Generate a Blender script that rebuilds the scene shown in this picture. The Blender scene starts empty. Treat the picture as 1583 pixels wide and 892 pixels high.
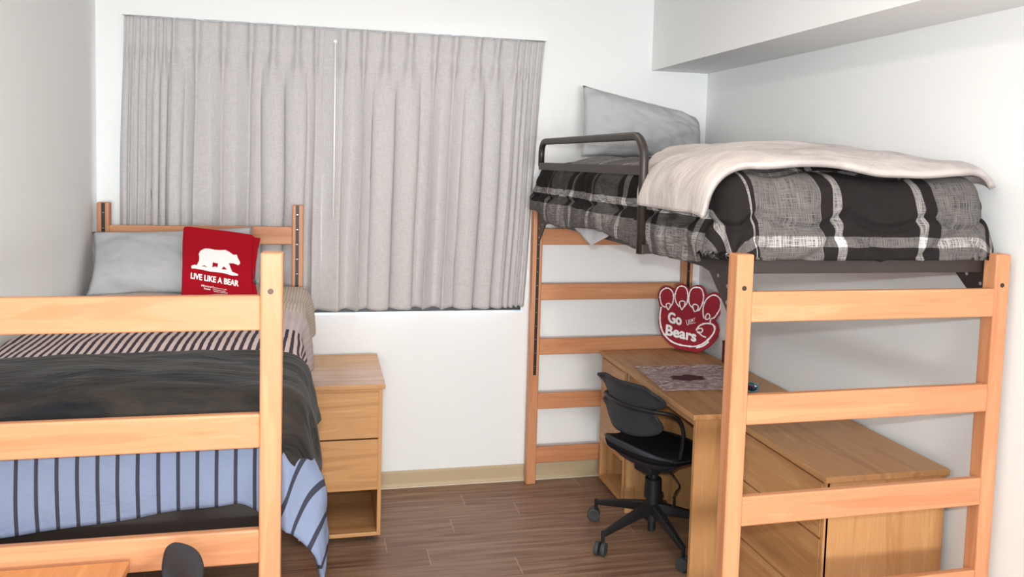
import bpy, bmesh, math, random
from mathutils import Vector, Matrix, noise
from math import sin, cos, pi, radians, atan2, hypot
random.seed(4)
S = bpy.context.scene
COL = S.collection

# ---------------------------------------------------------------- camera
F_PX, CX, CY = 1272.36, 795.72, 342.56
YAW, PITCH, ROLL = 0.231643, 0.071775, 0.02806
CAM = Vector((0, -4.4766, 1.8173))
fwd = Vector((sin(YAW) * cos(PITCH), cos(YAW) * cos(PITCH), -sin(PITCH)))
rt = Vector((cos(YAW), -sin(YAW), 0)); upv = rt.cross(fwd)
r2 = rt * cos(ROLL) + upv * sin(ROLL); u2 = -rt * sin(ROLL) + upv * cos(ROLL)
cd = bpy.data.cameras.new('camera'); cam = bpy.data.objects.new('camera', cd); COL.objects.link(cam)
cd.sensor_fit = 'HORIZONTAL'; cd.sensor_width = 36; cd.lens = F_PX / 1583 * 36
cd.shift_x = (791.5 - CX) / 1583; cd.shift_y = (CY - 446) / 1583
cd.clip_start = .02
m = Matrix((r2, u2, -fwd)).transposed().to_4x4(); m.translation = CAM
cam.matrix_world = m
S.camera = cam
# ---------------------------------------------------------------- exposure, world, lights
S.view_settings.view_transform = 'Standard'; S.view_settings.look = 'None'
S.view_settings.exposure = 0.0; S.view_settings.gamma = 1
S.view_settings.use_curve_mapping = False
w = bpy.data.worlds.new('sky'); S.world = w; w.use_nodes = True
bg = w.node_tree.nodes['Background']; bg.inputs[0].default_value = (.75, .87, 1, 1); bg.inputs[1].default_value = 14.0
FLASH_POS = (-0.02, -4.44, 1.915); FLASH_W = 145; FLASH_C = (.86, .97, 1.0)
LAMP_POS = (0.68, -3.15, 2.69); LAMP_W = 13; LAMP_C = (1.0, .86, .74)
BACK_FILL_W = 4; BACK_FILL_C = (1.0, .97, .95); LOFT_FILL_W = 258; LOFT_FILL_C = (.955, .99, 1.0)  # both pairs drive added fill lights
fl = bpy.data.lights.new('camera_flash', 'SPOT'); fl.energy = FLASH_W * 1.0; fl.color = FLASH_C
fl.spot_size = radians(140); fl.spot_blend = .25; fl.shadow_soft_size = .022
flo = bpy.data.objects.new('camera_flash', fl); COL.objects.link(flo)
flo.location = FLASH_POS; flo.rotation_euler = (Vector((.95, 4.0, -.32))).to_track_quat('-Z', 'Y').to_euler()

# ---------------------------------------------------------------- helpers
def lin(c):
    f = lambda v: v / 12.92 if v <= .04045 else ((v + .055) / 1.055) ** 2.4
    return tuple(f(x / 255) for x in c) + (1,)
def mat(name, c, rough=.5, spec=.5, metal=0, **k):
    m = bpy.data.materials.new(name); m.use_nodes = True
    b = m.node_tree.nodes['Principled BSDF']
    b.inputs['Base Color'].default_value = lin(c); b.inputs['Roughness'].default_value = rough
    b.inputs['Specular IOR Level'].default_value = spec; b.inputs['Metallic'].default_value = metal
    for a, v in k.items(): b.inputs[a.replace('_', ' ')].default_value = v
    return m
class NT:
    def __init__(s, m): s.t = m.node_tree; s.b = s.t.nodes['Principled BSDF']
    def n(s, ty, **k):
        x = s.t.nodes.new(ty)
        for a, v in k.items(): setattr(x, a, v)
        return x
    def l(s, a, b): s.t.links.new(a, b)
    def val(s, sock, v):
        if hasattr(v, 'links') or hasattr(v, 'is_linked'): s.l(v, sock)
        else: sock.default_value = v
    def math(s, op, a, b=0.0, c=0.0):
        x = s.n('ShaderNodeMath', operation=op); s.val(x.inputs[0], a); s.val(x.inputs[1], b)
        if op in ('MULTIPLY_ADD', 'SMOOTH_MIN', 'COMPARE'): s.val(x.inputs[2], c)
        return x.outputs[0]
    def mix(s, f, a, b, mode='MIX'):
        x = s.n('ShaderNodeMix', data_type='RGBA', blend_type=mode)
        s.val(x.inputs[0], f); s.val(x.inputs[6], a); s.val(x.inputs[7], b); return x.outputs[2]
    def noise(s, vec, scale, detail=3, rough=.5, dist=0):
        x = s.n('ShaderNodeTexNoise'); s.l(vec, x.inputs['Vector'])
        x.inputs['Scale'].default_value = scale; x.inputs['Detail'].default_value = detail
        x.inputs['Roughness'].default_value = rough; x.inputs['Distortion'].default_value = dist
        return x.outputs[0]
    def mapping(s, vec, scale, loc=None):
        x = s.n('ShaderNodeMapping'); s.l(vec, x.inputs[0]); x.inputs['Scale'].default_value = scale
        if loc is not None: s.l(loc, x.inputs['Location'])
        return x.outputs[0]
    def ramp(s, f, pts):
        x = s.n('ShaderNodeValToRGB'); s.l(f, x.inputs[0]); e = x.color_ramp.elements
        while len(e) < len(pts): e.new(.5)
        for q, (p, c) in zip(e, pts): q.position = p; q.color = c if len(c) == 4 else lin(c)
        return x.outputs[0]
    def bump(s, h, strength=.2, dist=.002):
        x = s.n('ShaderNodeBump'); s.l(h, x.inputs['Height']); x.inputs['Strength'].default_value = strength
        x.inputs['Distance'].default_value = dist; s.l(x.outputs[0], s.b.inputs['Normal'])
def objvec(N):
    tc = N.n('ShaderNodeTexCoord'); return tc.outputs['Object']
def randoff(N):
    oi = N.n('ShaderNodeObjectInfo'); v = N.n('ShaderNodeCombineXYZ')
    a = N.math('MULTIPLY', oi.outputs['Random'], 37.0); b = N.math('MULTIPLY', oi.outputs['Random'], 91.0)
    N.l(a, v.inputs[0]); N.l(b, v.inputs[1]); N.l(a, v.inputs[2]); return v.outputs[0]
def wood(name, light, mid, dark, axis, fine=1.0, rough=.42):
    m = mat(name, mid, rough, .4); N = NT(m); o = objvec(N)
    sc = [14, 14, 14]; sc[axis] = .9
    sf = [160 * fine] * 3; sf[axis] = 5
    off = randoff(N)
    v = N.mapping(o, sc, off); f = N.mapping(o, sf, off)
    a = N.noise(v, 1.0, 4, .55, 1.2); b = N.noise(f, 1.0, 3, .6)
    ring = N.math('SINE', N.math('MULTIPLY', a, 46)); ring = N.math('MULTIPLY_ADD', ring, .5, .5)
    base = N.ramp(a, [(.3, light), (.52, mid), (.75, dark)])
    c = N.mix(N.math('MULTIPLY', ring, .22), base, lin(dark))
    c = N.mix(N.math('MULTIPLY', N.math('POWER', b, 2.0), .55), c, lin(dark))
    N.l(c, N.b.inputs['Base Color']); N.bump(b, .12, .001)
    return m
def new_obj(name, me, m=None, parent=None, smooth=False):
    if m:
        for q in (m if isinstance(m, (list, tuple)) else [m]): me.materials.append(q)
    if smooth:
        for p in me.polygons: p.use_smooth = True
    o = bpy.data.objects.new(name, me); COL.objects.link(o)
    if parent: o.parent = parent
    return o
def obj(name, bm, m, parent=None, smooth=False, bevel=0, seg=2):
    bmesh.ops.recalc_face_normals(bm, faces=bm.faces)
    me = bpy.data.meshes.new(name); bm.to_mesh(me); bm.free()
    o = new_obj(name, me, m, parent, smooth)
    if bevel:
        b = o.modifiers.new('bevel', 'BEVEL'); b.width = bevel; b.segments = seg; b.limit_method = 'ANGLE'; b.angle_limit = radians(40)
    return o
def tag(o, label=None, cat=None, group=None, kind=None):
    if label: o['label'] = label
    if cat: o['category'] = cat
    if group: o['group'] = group
    if kind: o['kind'] = kind
    return o
def thing(name, label, cat, loc=(0, 0, 0), rz=0, group=None):
    o = bpy.data.objects.new(name, None); COL.objects.link(o); o.empty_display_size = .1
    o.location = loc; o.rotation_euler = (0, 0, rz); return tag(o, label, cat, group)
def box(bm, x0, x1, y0, y1, z0, z1):
    v = [bm.verts.new(p) for p in ((x0, y0, z0), (x1, y0, z0), (x1, y1, z0), (x0, y1, z0), (x0, y0, z1), (x1, y0, z1), (x1, y1, z1), (x0, y1, z1))]
    for f in ((0, 3, 2, 1), (4, 5, 6, 7), (0, 1, 5, 4), (1, 2, 6, 5), (2, 3, 7, 6), (3, 0, 4, 7)): bm.faces.new([v[i] for i in f])
    return bm
def bx(*a): return box(bmesh.new(), *a)
def tube(bm, pts, rad, n=10, cap=True):
    pts = [Vector(p) for p in pts]; rings = []
    rads = rad if isinstance(rad, (list, tuple)) else [rad] * len(pts)
    ref = None
    for i, p in enumerate(pts):
        t = (pts[min(i + 1, len(pts) - 1)] - pts[max(i - 1, 0)]).normalized()
        if ref is None: ref = t.orthogonal().normalized()
        ref = (ref - t * ref.dot(t)).normalized(); b = t.cross(ref)
        rings.append([bm.verts.new(p + (ref * cos(2 * pi * k / n) + b * sin(2 * pi * k / n)) * rads[i]) for k in range(n)])
    for a, b in zip(rings, rings[1:]):
        for k in range(n): bm.faces.new((a[k], a[(k + 1) % n], b[(k + 1) % n], b[k]))
    if cap: bm.faces.new(rings[0][::-1]); bm.faces.new(rings[-1])
    return bm
def cyl(bm, p, ax, r, h, n=24, r1=None):
    ax = Vector(ax).normalized(); p = Vector(p)
    return tube(bm, [p, p + ax * h], [r, r if r1 is None else r1], n)
def smooth_path(pts, k=6):
    pts = [Vector(p) for p in pts]; out = []
    for i in range(len(pts) - 1):
        p0 = pts[max(i - 1, 0)]; p1 = pts[i]; p2 = pts[i + 1]; p3 = pts[min(i + 2, len(pts) - 1)]
        for j in range(k):
            t = j / k; out.append(.5 * ((2 * p1) + (p2 - p0) * t + (2 * p0 - 5 * p1 + 4 * p2 - p3) * t * t + (3 * p1 - p0 - 3 * p2 + p3) * t ** 3))
    out.append(pts[-1]); return out
def prism(bm, pts, z0, z1):
    a = [bm.verts.new((x, y, z0)) for x, y in pts]; b = [bm.verts.new((x, y, z1)) for x, y in pts]
    n = len(pts); bm.faces.new(a[::-1]); bm.faces.new(b)
    for i in range(n): bm.faces.new((a[i], a[(i + 1) % n], b[(i + 1) % n], b[i]))
    return bm
def grid(fn, nu, nv, uvfn=None):
    """fn(i/nu, j/nv) -> point ; returns bmesh with uv layer"""
    bm = bmesh.new(); uv = bm.loops.layers.uv.new('UVMap')
    V = [[bm.verts.new(fn(i / nu, j / nv)) for j in range(nv + 1)] for i in range(nu + 1)]
    for i in range(nu):
        for j in range(nv):
            f = bm.faces.new((V[i][j], V[i + 1][j], V[i + 1][j + 1], V[i][j + 1]))
            if uvfn:
                for lp, (a, b) in zip(f.loops, ((i, j), (i + 1, j), (i + 1, j + 1), (i, j + 1))): lp[uv].uv = uvfn(a / nu, b / nv)
    return bm
def gobj(name, bm, m, parent=None, solid=0, off=-1):
    me = bpy.data.meshes.new(name); bm.to_mesh(me); bm.free()
    o = new_obj(name, me, m, parent, True)
    if solid:
        s = o.modifiers.new('thick', 'SOLIDIFY'); s.thickness = solid; s.offset = off
    return o
def nz(x, y, z=0): return noise.noise(Vector((x, y, z)))
def text_mesh(txt, o, right, top, parent, m, name, bold=.02, z=.001, fat=0, depth=.0006):
    """flat lettering filling the parallelogram o -> right (baseline) and o -> top"""
    cu = bpy.data.curves.new('t', 'FONT'); cu.body = txt; cu.offset = bold * .6; cu.size = 1; cu.resolution_u = 6
    to = bpy.data.objects.new('t', cu); COL.objects.link(to)
    me = bpy.data.meshes.new_from_object(to.evaluated_get(bpy.context.evaluated_depsgraph_get()))
    bpy.data.objects.remove(to)
    xs = [v.co.x for v in me.vertices]; ys = [v.co.y for v in me.vertices]
    x0, x1, y0, y1 = min(xs), max(xs), min(ys), max(ys)
    o = Vector(o); ex = Vector(right) - o; ey = Vector(top) - o
    for v in me.vertices:
        a = (v.co.x - x0) / (x1 - x0); b = (v.co.y - y0) / (y1 - y0)
        q = o + ex * a + ey * b; v.co = (q.x, q.y, z)
    if fat:
        vs = [v.co.copy() for v in me.vertices]; fs = [tuple(p.vertices) for p in me.polygons]; V = []; Fc = []
        for k in range(8):
            d = Vector((cos(k * pi / 4) * fat, sin(k * pi / 4) * fat, k * .00001)); b0 = len(V)
            V += [v + d for v in vs]; Fc += [tuple(i + b0 for i in f) for f in fs]
        me = bpy.data.meshes.new(name); me.from_pydata([tuple(v) for v in V], [], Fc)
    me.name = name
    ob = new_obj(name, me, m, parent)
    s = ob.modifiers.new('thick', 'SOLIDIFY'); s.thickness = depth; s.offset = 1 if True else -1
    return ob

# ---------------------------------------------------------------- materials
def bumpy(m, scale, strength, dist=.002, detail=3):
    N = NT(m); N.bump(N.noise(objvec(N), scale, detail), strength, dist); return m
M_wall = bumpy(mat('wall_paint', (236, 236, 236), .8, .2), 220, .08)
M_ceil = mat('ceiling_paint', (235, 233, 228), .85, .2)
M_base = bumpy(mat('baseboard_vinyl', (187, 166, 134), .5, .4), 8, .05)
M_caulk = mat('caulk', (225, 215, 200), .6)
BL, BM, BD = (214, 158, 117), (202, 141, 101), (180, 113, 75)
W_bed = [wood('bed_wood_' + a, BL, BM, BD, i) for i, a in enumerate('xyz')]
DL, DM, DD = (214, 165, 114), (200, 148, 97), (164, 114, 70)
W_dsk = [wood('laminate_' + a, DL, DM, DD, i, 1.6, .4) for i, a in enumerate('xyz')]
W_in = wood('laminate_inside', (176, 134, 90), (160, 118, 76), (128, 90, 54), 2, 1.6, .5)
M_metal = bumpy(mat('bronze_metal', (46, 38, 34), .42, .5), 300, .05)
M_slot = mat('black_channel', (20, 20, 22), .45)
M_steel = mat('steel', (190, 190, 192), .3, .5, 1)
M_bolt = mat('dark_bolt', (70, 60, 52), .4, .5, .6)
M_black = mat('black_plastic', (30, 30, 33), .5, .4)
M_shell = bumpy(mat('chair_shell', (48, 50, 56), .62, .35), 500, .05)
M_seat = bumpy(mat('black_mesh_fabric', (24, 23, 25), .9, .1), 700, .3)
M_caster = mat('caster_grey', (62, 64, 66), .5)
M_white = mat('white_print', (240, 238, 236), .7)
M_maroon = bumpy(mat('maroon_foam', (150, 44, 56), .85, .1), 400, .25)
M_red = bumpy(mat('red_cotton', (158, 16, 32), .9, .1), 350, .3)
M_wand = mat('white_wand', (238, 238, 236), .35)
M_dark = mat('window_frame_black', (32, 32, 34), .4)

def floor_mat():
    m = mat('plank_floor', (110, 82, 66), .38, .4); N = NT(m); o = objvec(N)
    sx = N.n('ShaderNodeSeparateXYZ'); N.l(o, sx.inputs[0]); X, Y = sx.outputs[0], sx.outputs[1]
    pw, pl = .152, 1.22
    row = N.math('FLOOR', N.math('DIVIDE', Y, pw))
    wn = N.n('ShaderNodeTexWhiteNoise', noise_dimensions='1D'); N.l(row, wn.inputs['W'])
    xs = N.math('ADD', N.math('DIVIDE', X, pl), N.math('MULTIPLY', wn.outputs[0], 5.0))
    fx = N.math('FRACT', xs); pid = N.math('FLOOR', xs)
    w2 = N.n('ShaderNodeTexWhiteNoise', noise_dimensions='2D'); cv = N.n('ShaderNodeCombineXYZ')
    N.l(row, cv.inputs[0]); N.l(pid, cv.inputs[1]); N.l(cv.outputs[0], w2.inputs['Vector'])
    off = N.n('ShaderNodeCombineXYZ'); N.l(N.math('MULTIPLY', w2.outputs[0], 40.0), off.inputs[0]); N.l(N.math('MULTIPLY', w2.outputs[0], 17.0), off.inputs[1])
    v = N.mapping(o, (1.8, 30, 1), off.outputs[0]); v2 = N.mapping(o, (12, 220, 1), off.outputs[0])
    a = N.noise(v, 1, 5, .6, .8); b = N.noise(v2, 1, 3, .6)
    c = N.ramp(a, [(.32, (110, 80, 64)), (.5, (146, 112, 90)), (.7, (180, 146, 120))])
    c = N.mix(N.math('MULTIPLY', b, .5), c, lin((92, 66, 54)))
    c = N.mix(N.math('MULTIPLY', N.math('SUBTRACT', w2.outputs[0], .3), .4), c, lin((150, 120, 98)))
    rowe = N.math('LESS_THAN', N.math('FRACT', N.math('DIVIDE', Y, pw)), .016)
    c = N.mix(N.math('MULTIPLY', rowe, .18), c, lin((58, 42, 34)))
    je = N.math('LESS_THAN', fx, .0016)
    c = N.mix(N.math('MULTIPLY', je, .75), c, lin((214, 190, 165)))
    N.l(c, N.b.inputs['Base Color']); N.bump(b, .15, .001); return m
M_floor = floor_mat()

def fabric(name, c, rough=.9, wr=.25, ws=9, weave=900):
    m = mat(name, c, rough, .12); N = NT(m); o = objvec(N)
    a = N.noise(o, ws, 4, .55, .6); b = N.noise(o, weave, 2)
    h = N.math('ADD', N.math('MULTIPLY', a, 1.0), N.math('MULTIPLY', b, .06))
    N.bump(h, wr, .02); return m
M_pillow = fabric('grey_pillowcase', (182, 182, 185), .85, .35, 7)
M_mattress = fabric('white_sheet', (216, 217, 221), .85, .3, 8)
M_curtain = mat('curtain_fabric', (186, 181, 179), .9, .1); M_curtain.node_tree.nodes['Principled BSDF'].inputs['Sheen Weight'].default_value = .15
N = NT(M_curtain); o_ = objvec(N)
aa = N.noise(N.mapping(o_, (500, 500, 25)), 1, 2); bb = N.noise(N.mapping(o_, (40, 40, 500)), 1, 2)
cc = N.math('ADD', aa, bb)
N.l(N.ramp(cc, [(.6, (182, 178, 178)), (1.0, (190, 186, 186)), (1.4, (198, 194, 194))]), N.b.inputs['Base Color']); N.bump(cc, .12, .001)

def fleece(name, light, dark, sheen, sc=5, stretch=(1, 1, 1), tint=None):
    m = mat(name, light, .75, .2); N = NT(m); uvn = N.n('ShaderNodeTexCoord').outputs['UV']
    a = N.noise(N.mapping(uvn, stretch), sc, 5, .6, 1.2); b = N.noise(uvn, 500, 2)
    c = N.ramp(a, [(.35, dark), (.62, light)]); 
    N.l(c, N.b.inputs['Base Color']); N.b.inputs['Sheen Weight'].default_value = sheen; N.b.inputs['Sheen Roughness'].default_value = .35
    N.bump(N.math('ADD', N.math('MULTIPLY', a, 1.4), N.math('MULTIPLY', b, .08)), .45, .02)
    return m
M_fleece = fleece('grey_fleece', (194, 185, 181), (170, 161, 159), .12, 5, (1, 2.2, 1))
M_plush = fleece('black_plush', (50, 44, 39), (14, 18, 24), .10, 3.0, (1, 4.5, 1))  # brown and blue-black tones paint the sheen of the folds

def plaid():
    m = mat('plaid', (40, 36, 36), .85, .15); N = NT(m); uvn = N.n('ShaderNodeTexCoord').outputs['UV']
    s = N.n('ShaderNodeSeparateXYZ'); N.l(uvn, s.inputs[0])
    P = .66
    stops = [(0, .5), (.24, 0.0), (.285, .8), (.315, 0.0), (.585, .8), (.613, 0.0), (.66, .5)]
    def tone(x, ofs):
        t = N.math('FRACT', N.math('DIVIDE', N.math('ADD', x, ofs), P))
        r = N.n('ShaderNodeValToRGB'); r.color_ramp.interpolation = 'CONSTANT'; N.l(t, r.inputs[0])
        e = r.color_ramp.elements
        pts = stops[:-1]
        while len(e) < len(pts): e.new(.5)
        for q, (p, v) in zip(e, pts): q.position = p / P; q.color = (v, v, v, 1)
        return r.outputs[0]
    nn = N.noise(uvn, 6, 2); wob = N.math('MULTIPLY', N.math('SUBTRACT', nn, .5), .02)
    tu = tone(N.math('ADD', s.outputs[0], wob), .035 + P * 4); tv = tone(N.math('ADD', s.outputs[1], wob), .58 + P * 4)
    # slub weave: crossing light threads
    wu0 = N.noise(N.mapping(uvn, (380, 16, 1)), 1, 2); wv0 = N.noise(N.mapping(uvn, (16, 380, 1)), 1, 2)
    wu = N.math('MAXIMUM', wu0, N.math('SUBTRACT', wv0, .03)); wv = wu
    thr = lambda x: N.math('MULTIPLY', N.math('SUBTRACT', x, .38), 4.2)
    clampn = lambda x: N.math('MAXIMUM', N.math('MINIMUM', x, 1.0), 0.0)
    gu = N.math('MULTIPLY', tu, clampn(N.math('ADD', thr(wu), .15))); gv = N.math('MULTIPLY', tv, clampn(N.math('ADD', thr(wv), .15)))
    both = N.math('MULTIPLY', N.math('GREATER_THAN', tu, .7), N.math('GREATER_THAN', tv, .7))
    g = N.math('ADD', N.math('MULTIPLY', gu, .78), N.math('MULTIPLY', gv, .42))
    band = N.math('MULTIPLY', N.math('GREATER_THAN', tv, .7), .03)
    g = N.math('MINIMUM', N.math('ADD', N.math('ADD', g, N.math('MULTIPLY', both, .15)), band), 1.0)
    c = N.ramp(g, [(0.0, (33, 29, 29)), (.5, (120, 115, 113)), (1.0, (206, 202, 200))])
    N.l(c, N.b.inputs['Base Color'])
    N.bump(N.noise(uvn, 14, 4, .6, .5), .35, .02)
    return m
M_plaid = plaid()

def striped():
    m = mat('striped_comforter', (190, 180, 178), .85, .15); N = NT(m); uvn = N.n('ShaderNodeTexCoord').outputs['UV']
    s = N.n('ShaderNodeSeparateXYZ'); N.l(uvn, s.inputs[0]); U, V = s.outputs[0], s.outputs[1]
    wob = N.math('MULTIPLY', N.math('SUBTRACT', N.noise(N.mapping(uvn, (3, 40, 1)), 1, 2), .5), .006)
    Uw = N.math('ADD', U, wob)
    f1 = N.math('FRACT', N.math('DIVIDE', N.math('ADD', Uw, 2), .0265)); d1 = N.math('LESS_THAN', f1, .47)
    f2 = N.math('FRACT', N.math('DIVIDE', N.math('ADD', U, 2.012), .0485)); d2 = N.math('LESS_THAN', f2, .20)
    blue = N.mix(d2, lin((116, 126, 150)), lin((52, 52, 64)))
    thin = N.mix(d1, lin((206, 188, 184)), lin((66, 56, 66)))
    lav = N.mix(N.math('MULTIPLY', d1, .22), lin((196, 180, 180)), lin((150, 138, 142)))
    # waffle
    wx = N.math('LESS_THAN', N.math('FRACT', N.math('DIVIDE', N.math('ADD', U, 2), .014)), .25)
    wy = N.math('LESS_THAN', N.math('FRACT', N.math('DIVIDE', N.math('ADD', V, 2), .014)), .25)
    wf = N.math('MAXIMUM', wx, wy)
    waf = N.mix(wf, lin((214, 200, 186)), lin((172, 158, 148)))
    st = lambda e: N.math('GREATER_THAN', V, e)
    c = N.mix(st(.40), blue, thin); c = N.mix(st(.955), c, lav); c = N.mix(st(1.24), c, waf)
    N.l(c, N.b.inputs['Base Color'])
    N.bump(N.math('ADD', N.noise(uvn, 9, 4, .6, .6), N.math('MULTIPLY', N.math('MULTIPLY', wf, st(1.24)), -.1)), .4, .02)
    return m
M_striped = striped()

def glass(name, c, rough=.02):
    m = mat(name, c, rough); m.node_tree.nodes['Principled BSDF'].inputs['Transmission Weight'].default_value = 1; return m
M_glass = glass('window_glass', (250, 252, 252))

# ---------------------------------------------------------------- room shell
XW, XR, YB, YC, ZC = -1.092, 2.19, 0.0, -9.0, 2.78
def struct(name, bm, m, label=None):
    o = obj(name, bm, m); o['kind'] = 'structure'
    if label: o['label'] = label
    return o
T = .12
struct('floor', bx(XW - T, XR + T, YC - T, YB + T, -.1, 0), M_floor, 'dark brown wood plank floor')
struct('ceiling', bx(XW - T, XR + T, YC - T, YB + T, ZC, ZC + .1), M_ceil, 'white ceiling')
struct('wall_left', bx(XW - T, XW, YC - T, YB + T, 0, ZC), M_wall, 'plain off-white wall on the left')
struct('wall_right', bx(XR, XR + T, YC - T, YB + T, 0, ZC), M_wall, 'plain off-white wall behind the loft bed')
struct('wall_front', bx(XW, XR, YC - T, YC, 0, ZC), M_wall, 'wall behind the viewer')
WX0, WX1, WZ0, WZ1 = -.93, 1.12, .970, 2.44
bm = bmesh.new()
box(bm, XW, WX0, 0, T, 0, ZC); box(bm, WX1, XR, 0, T, 0, ZC); box(bm, WX0, WX1, 0, T, 0, WZ0); box(bm, WX0, WX1, 0, T, WZ1, ZC)
struct('wall_back', bm, M_wall, 'off-white wall with the curtained window')
struct('trim_1', bx(1.838, XR, YC, YB, 2.364, ZC), M_wall, 'boxed soffit running along the top of the right wall')
def baseboard(name, a, b, n):
    # a,b floor line; n inward normal
    a, b, n = Vector(a + (0,)), Vector(b + (0,)), Vector(n + (0,)); bm = bmesh.new()
    prof = [(0, 0), (.016, 0), (.012, .004), (.006, .02), (.005, .08), (.003, .0905), (0, .0925)]
    A = [bm.verts.new(a + n * d + Vector((0, 0, z))) for d, z in prof]; B = [bm.verts.new(b + n * d + Vector((0, 0, z))) for d, z in prof]
    for i in range(len(prof)): j = (i + 1) % len(prof); bm.faces.new((A[i], A[j], B[j], B[i]))
    bm.faces.new(A); bm.faces.new(B[::-1]); return struct(name, bm, M_base, 'tan vinyl cove base')
baseboard('baseboard_back', (XW, 0), (XR, 0), (0, -1))
baseboard('baseboard_right', (XR, 0), (XR, YC), (-1, 0))
baseboard('baseboard_left', (XW, 0), (XW, YC), (1, 0))
struct('trim_2', bx(XW, XR, -.021, -.0155, 0, .004), M_caulk, 'pale caulk line at the foot of the base')
win = struct('window_1', (lambda b: (box(b, WX0, WX1, .07, .11, WZ0, WZ0 + .045), box(b, WX0, WX1, .07, .11, WZ1 - .045, WZ1), box(b, WX0, WX0 + .045, .07, .11, WZ0 + .045, WZ1 - .045),
      box(b, WX1 - .045, WX1, .07, .11, WZ0 + .045, WZ1 - .045), box(b, .07, .12, .07, .11, WZ0 + .045, WZ1 - .045))[0])(bmesh.new()), M_dark, 'black-framed window behind the curtains')
obj('window_pane', bx(WX0 + .04, WX1 - .04, .088, .092, WZ0 + .04, WZ1 - .04), M_glass, win)
obj('window_sill', bx(WX0, WX1, .0, .07, WZ0, WZ0 + .004), M_white, win)

# ---------------------------------------------------------------- ceiling lamp and added fill lights
m_em = mat('lit_diffuser', (255, 240, 220)); be = m_em.node_tree.nodes['Principled BSDF']
be.inputs['Emission Color'].default_value = (1, .88, .76, 1); be.inputs['Emission Strength'].default_value = 1.5
def ceiling_light(label, y, watts, col):
    lt = thing('ceiling_light', label, 'ceiling light', (LAMP_POS[0], y, ZC), 0, 'ceiling lights')
    obj('housing', bx(-.15, .15, -.61, .61, -.05, 0), M_ceil, lt, bevel=.008)
    obj('diffuser', bx(-.14, .14, -.6, .6, -.062, -.05), m_em, lt, bevel=.004)
    al = bpy.data.lights.new('lamp_glow', 'AREA'); al.shape = 'RECTANGLE'; al.size = .26; al.size_y = 1.15; al.energy = watts; al.color = col
    alo = bpy.data.objects.new('lamp_glow', al); COL.objects.link(alo); alo.location = (0, 0, -.066); alo.parent = lt
ceiling_light('long flush ceiling light farther from the window', LAMP_POS[1], LAMP_W, LAMP_C)
ceiling_light('long flush fill light added on the ceiling nearest the window', -1.30, BACK_FILL_W, BACK_FILL_C)  # added unseen fixture, brightens the back wall
wl = thing('fill_light', 'wide frosted fill light added on the wall behind the viewer', 'fill light', (.08, YC, 1.45))  # added unseen fill, evens the light and reaches under the loft
obj('housing', bx(-.95, .95, 0, .06, -.38, .38), M_ceil, wl, bevel=.01); obj('diffuser', bx(-.93, .93, .06, .075, -.36, .36), m_em, wl, bevel=.004)
al = bpy.data.lights.new('lamp_glow', 'AREA'); al.shape = 'RECTANGLE'; al.size = 1.8; al.size_y = .7; al.energy = LOFT_FILL_W; al.color = LOFT_FILL_C
alo = bpy.data.objects.new('lamp_glow', al); COL.objects.link(alo); alo.location = (0, .09, 0); alo.rotation_euler = (radians(90), 0, 0); alo.parent = wl

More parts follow.
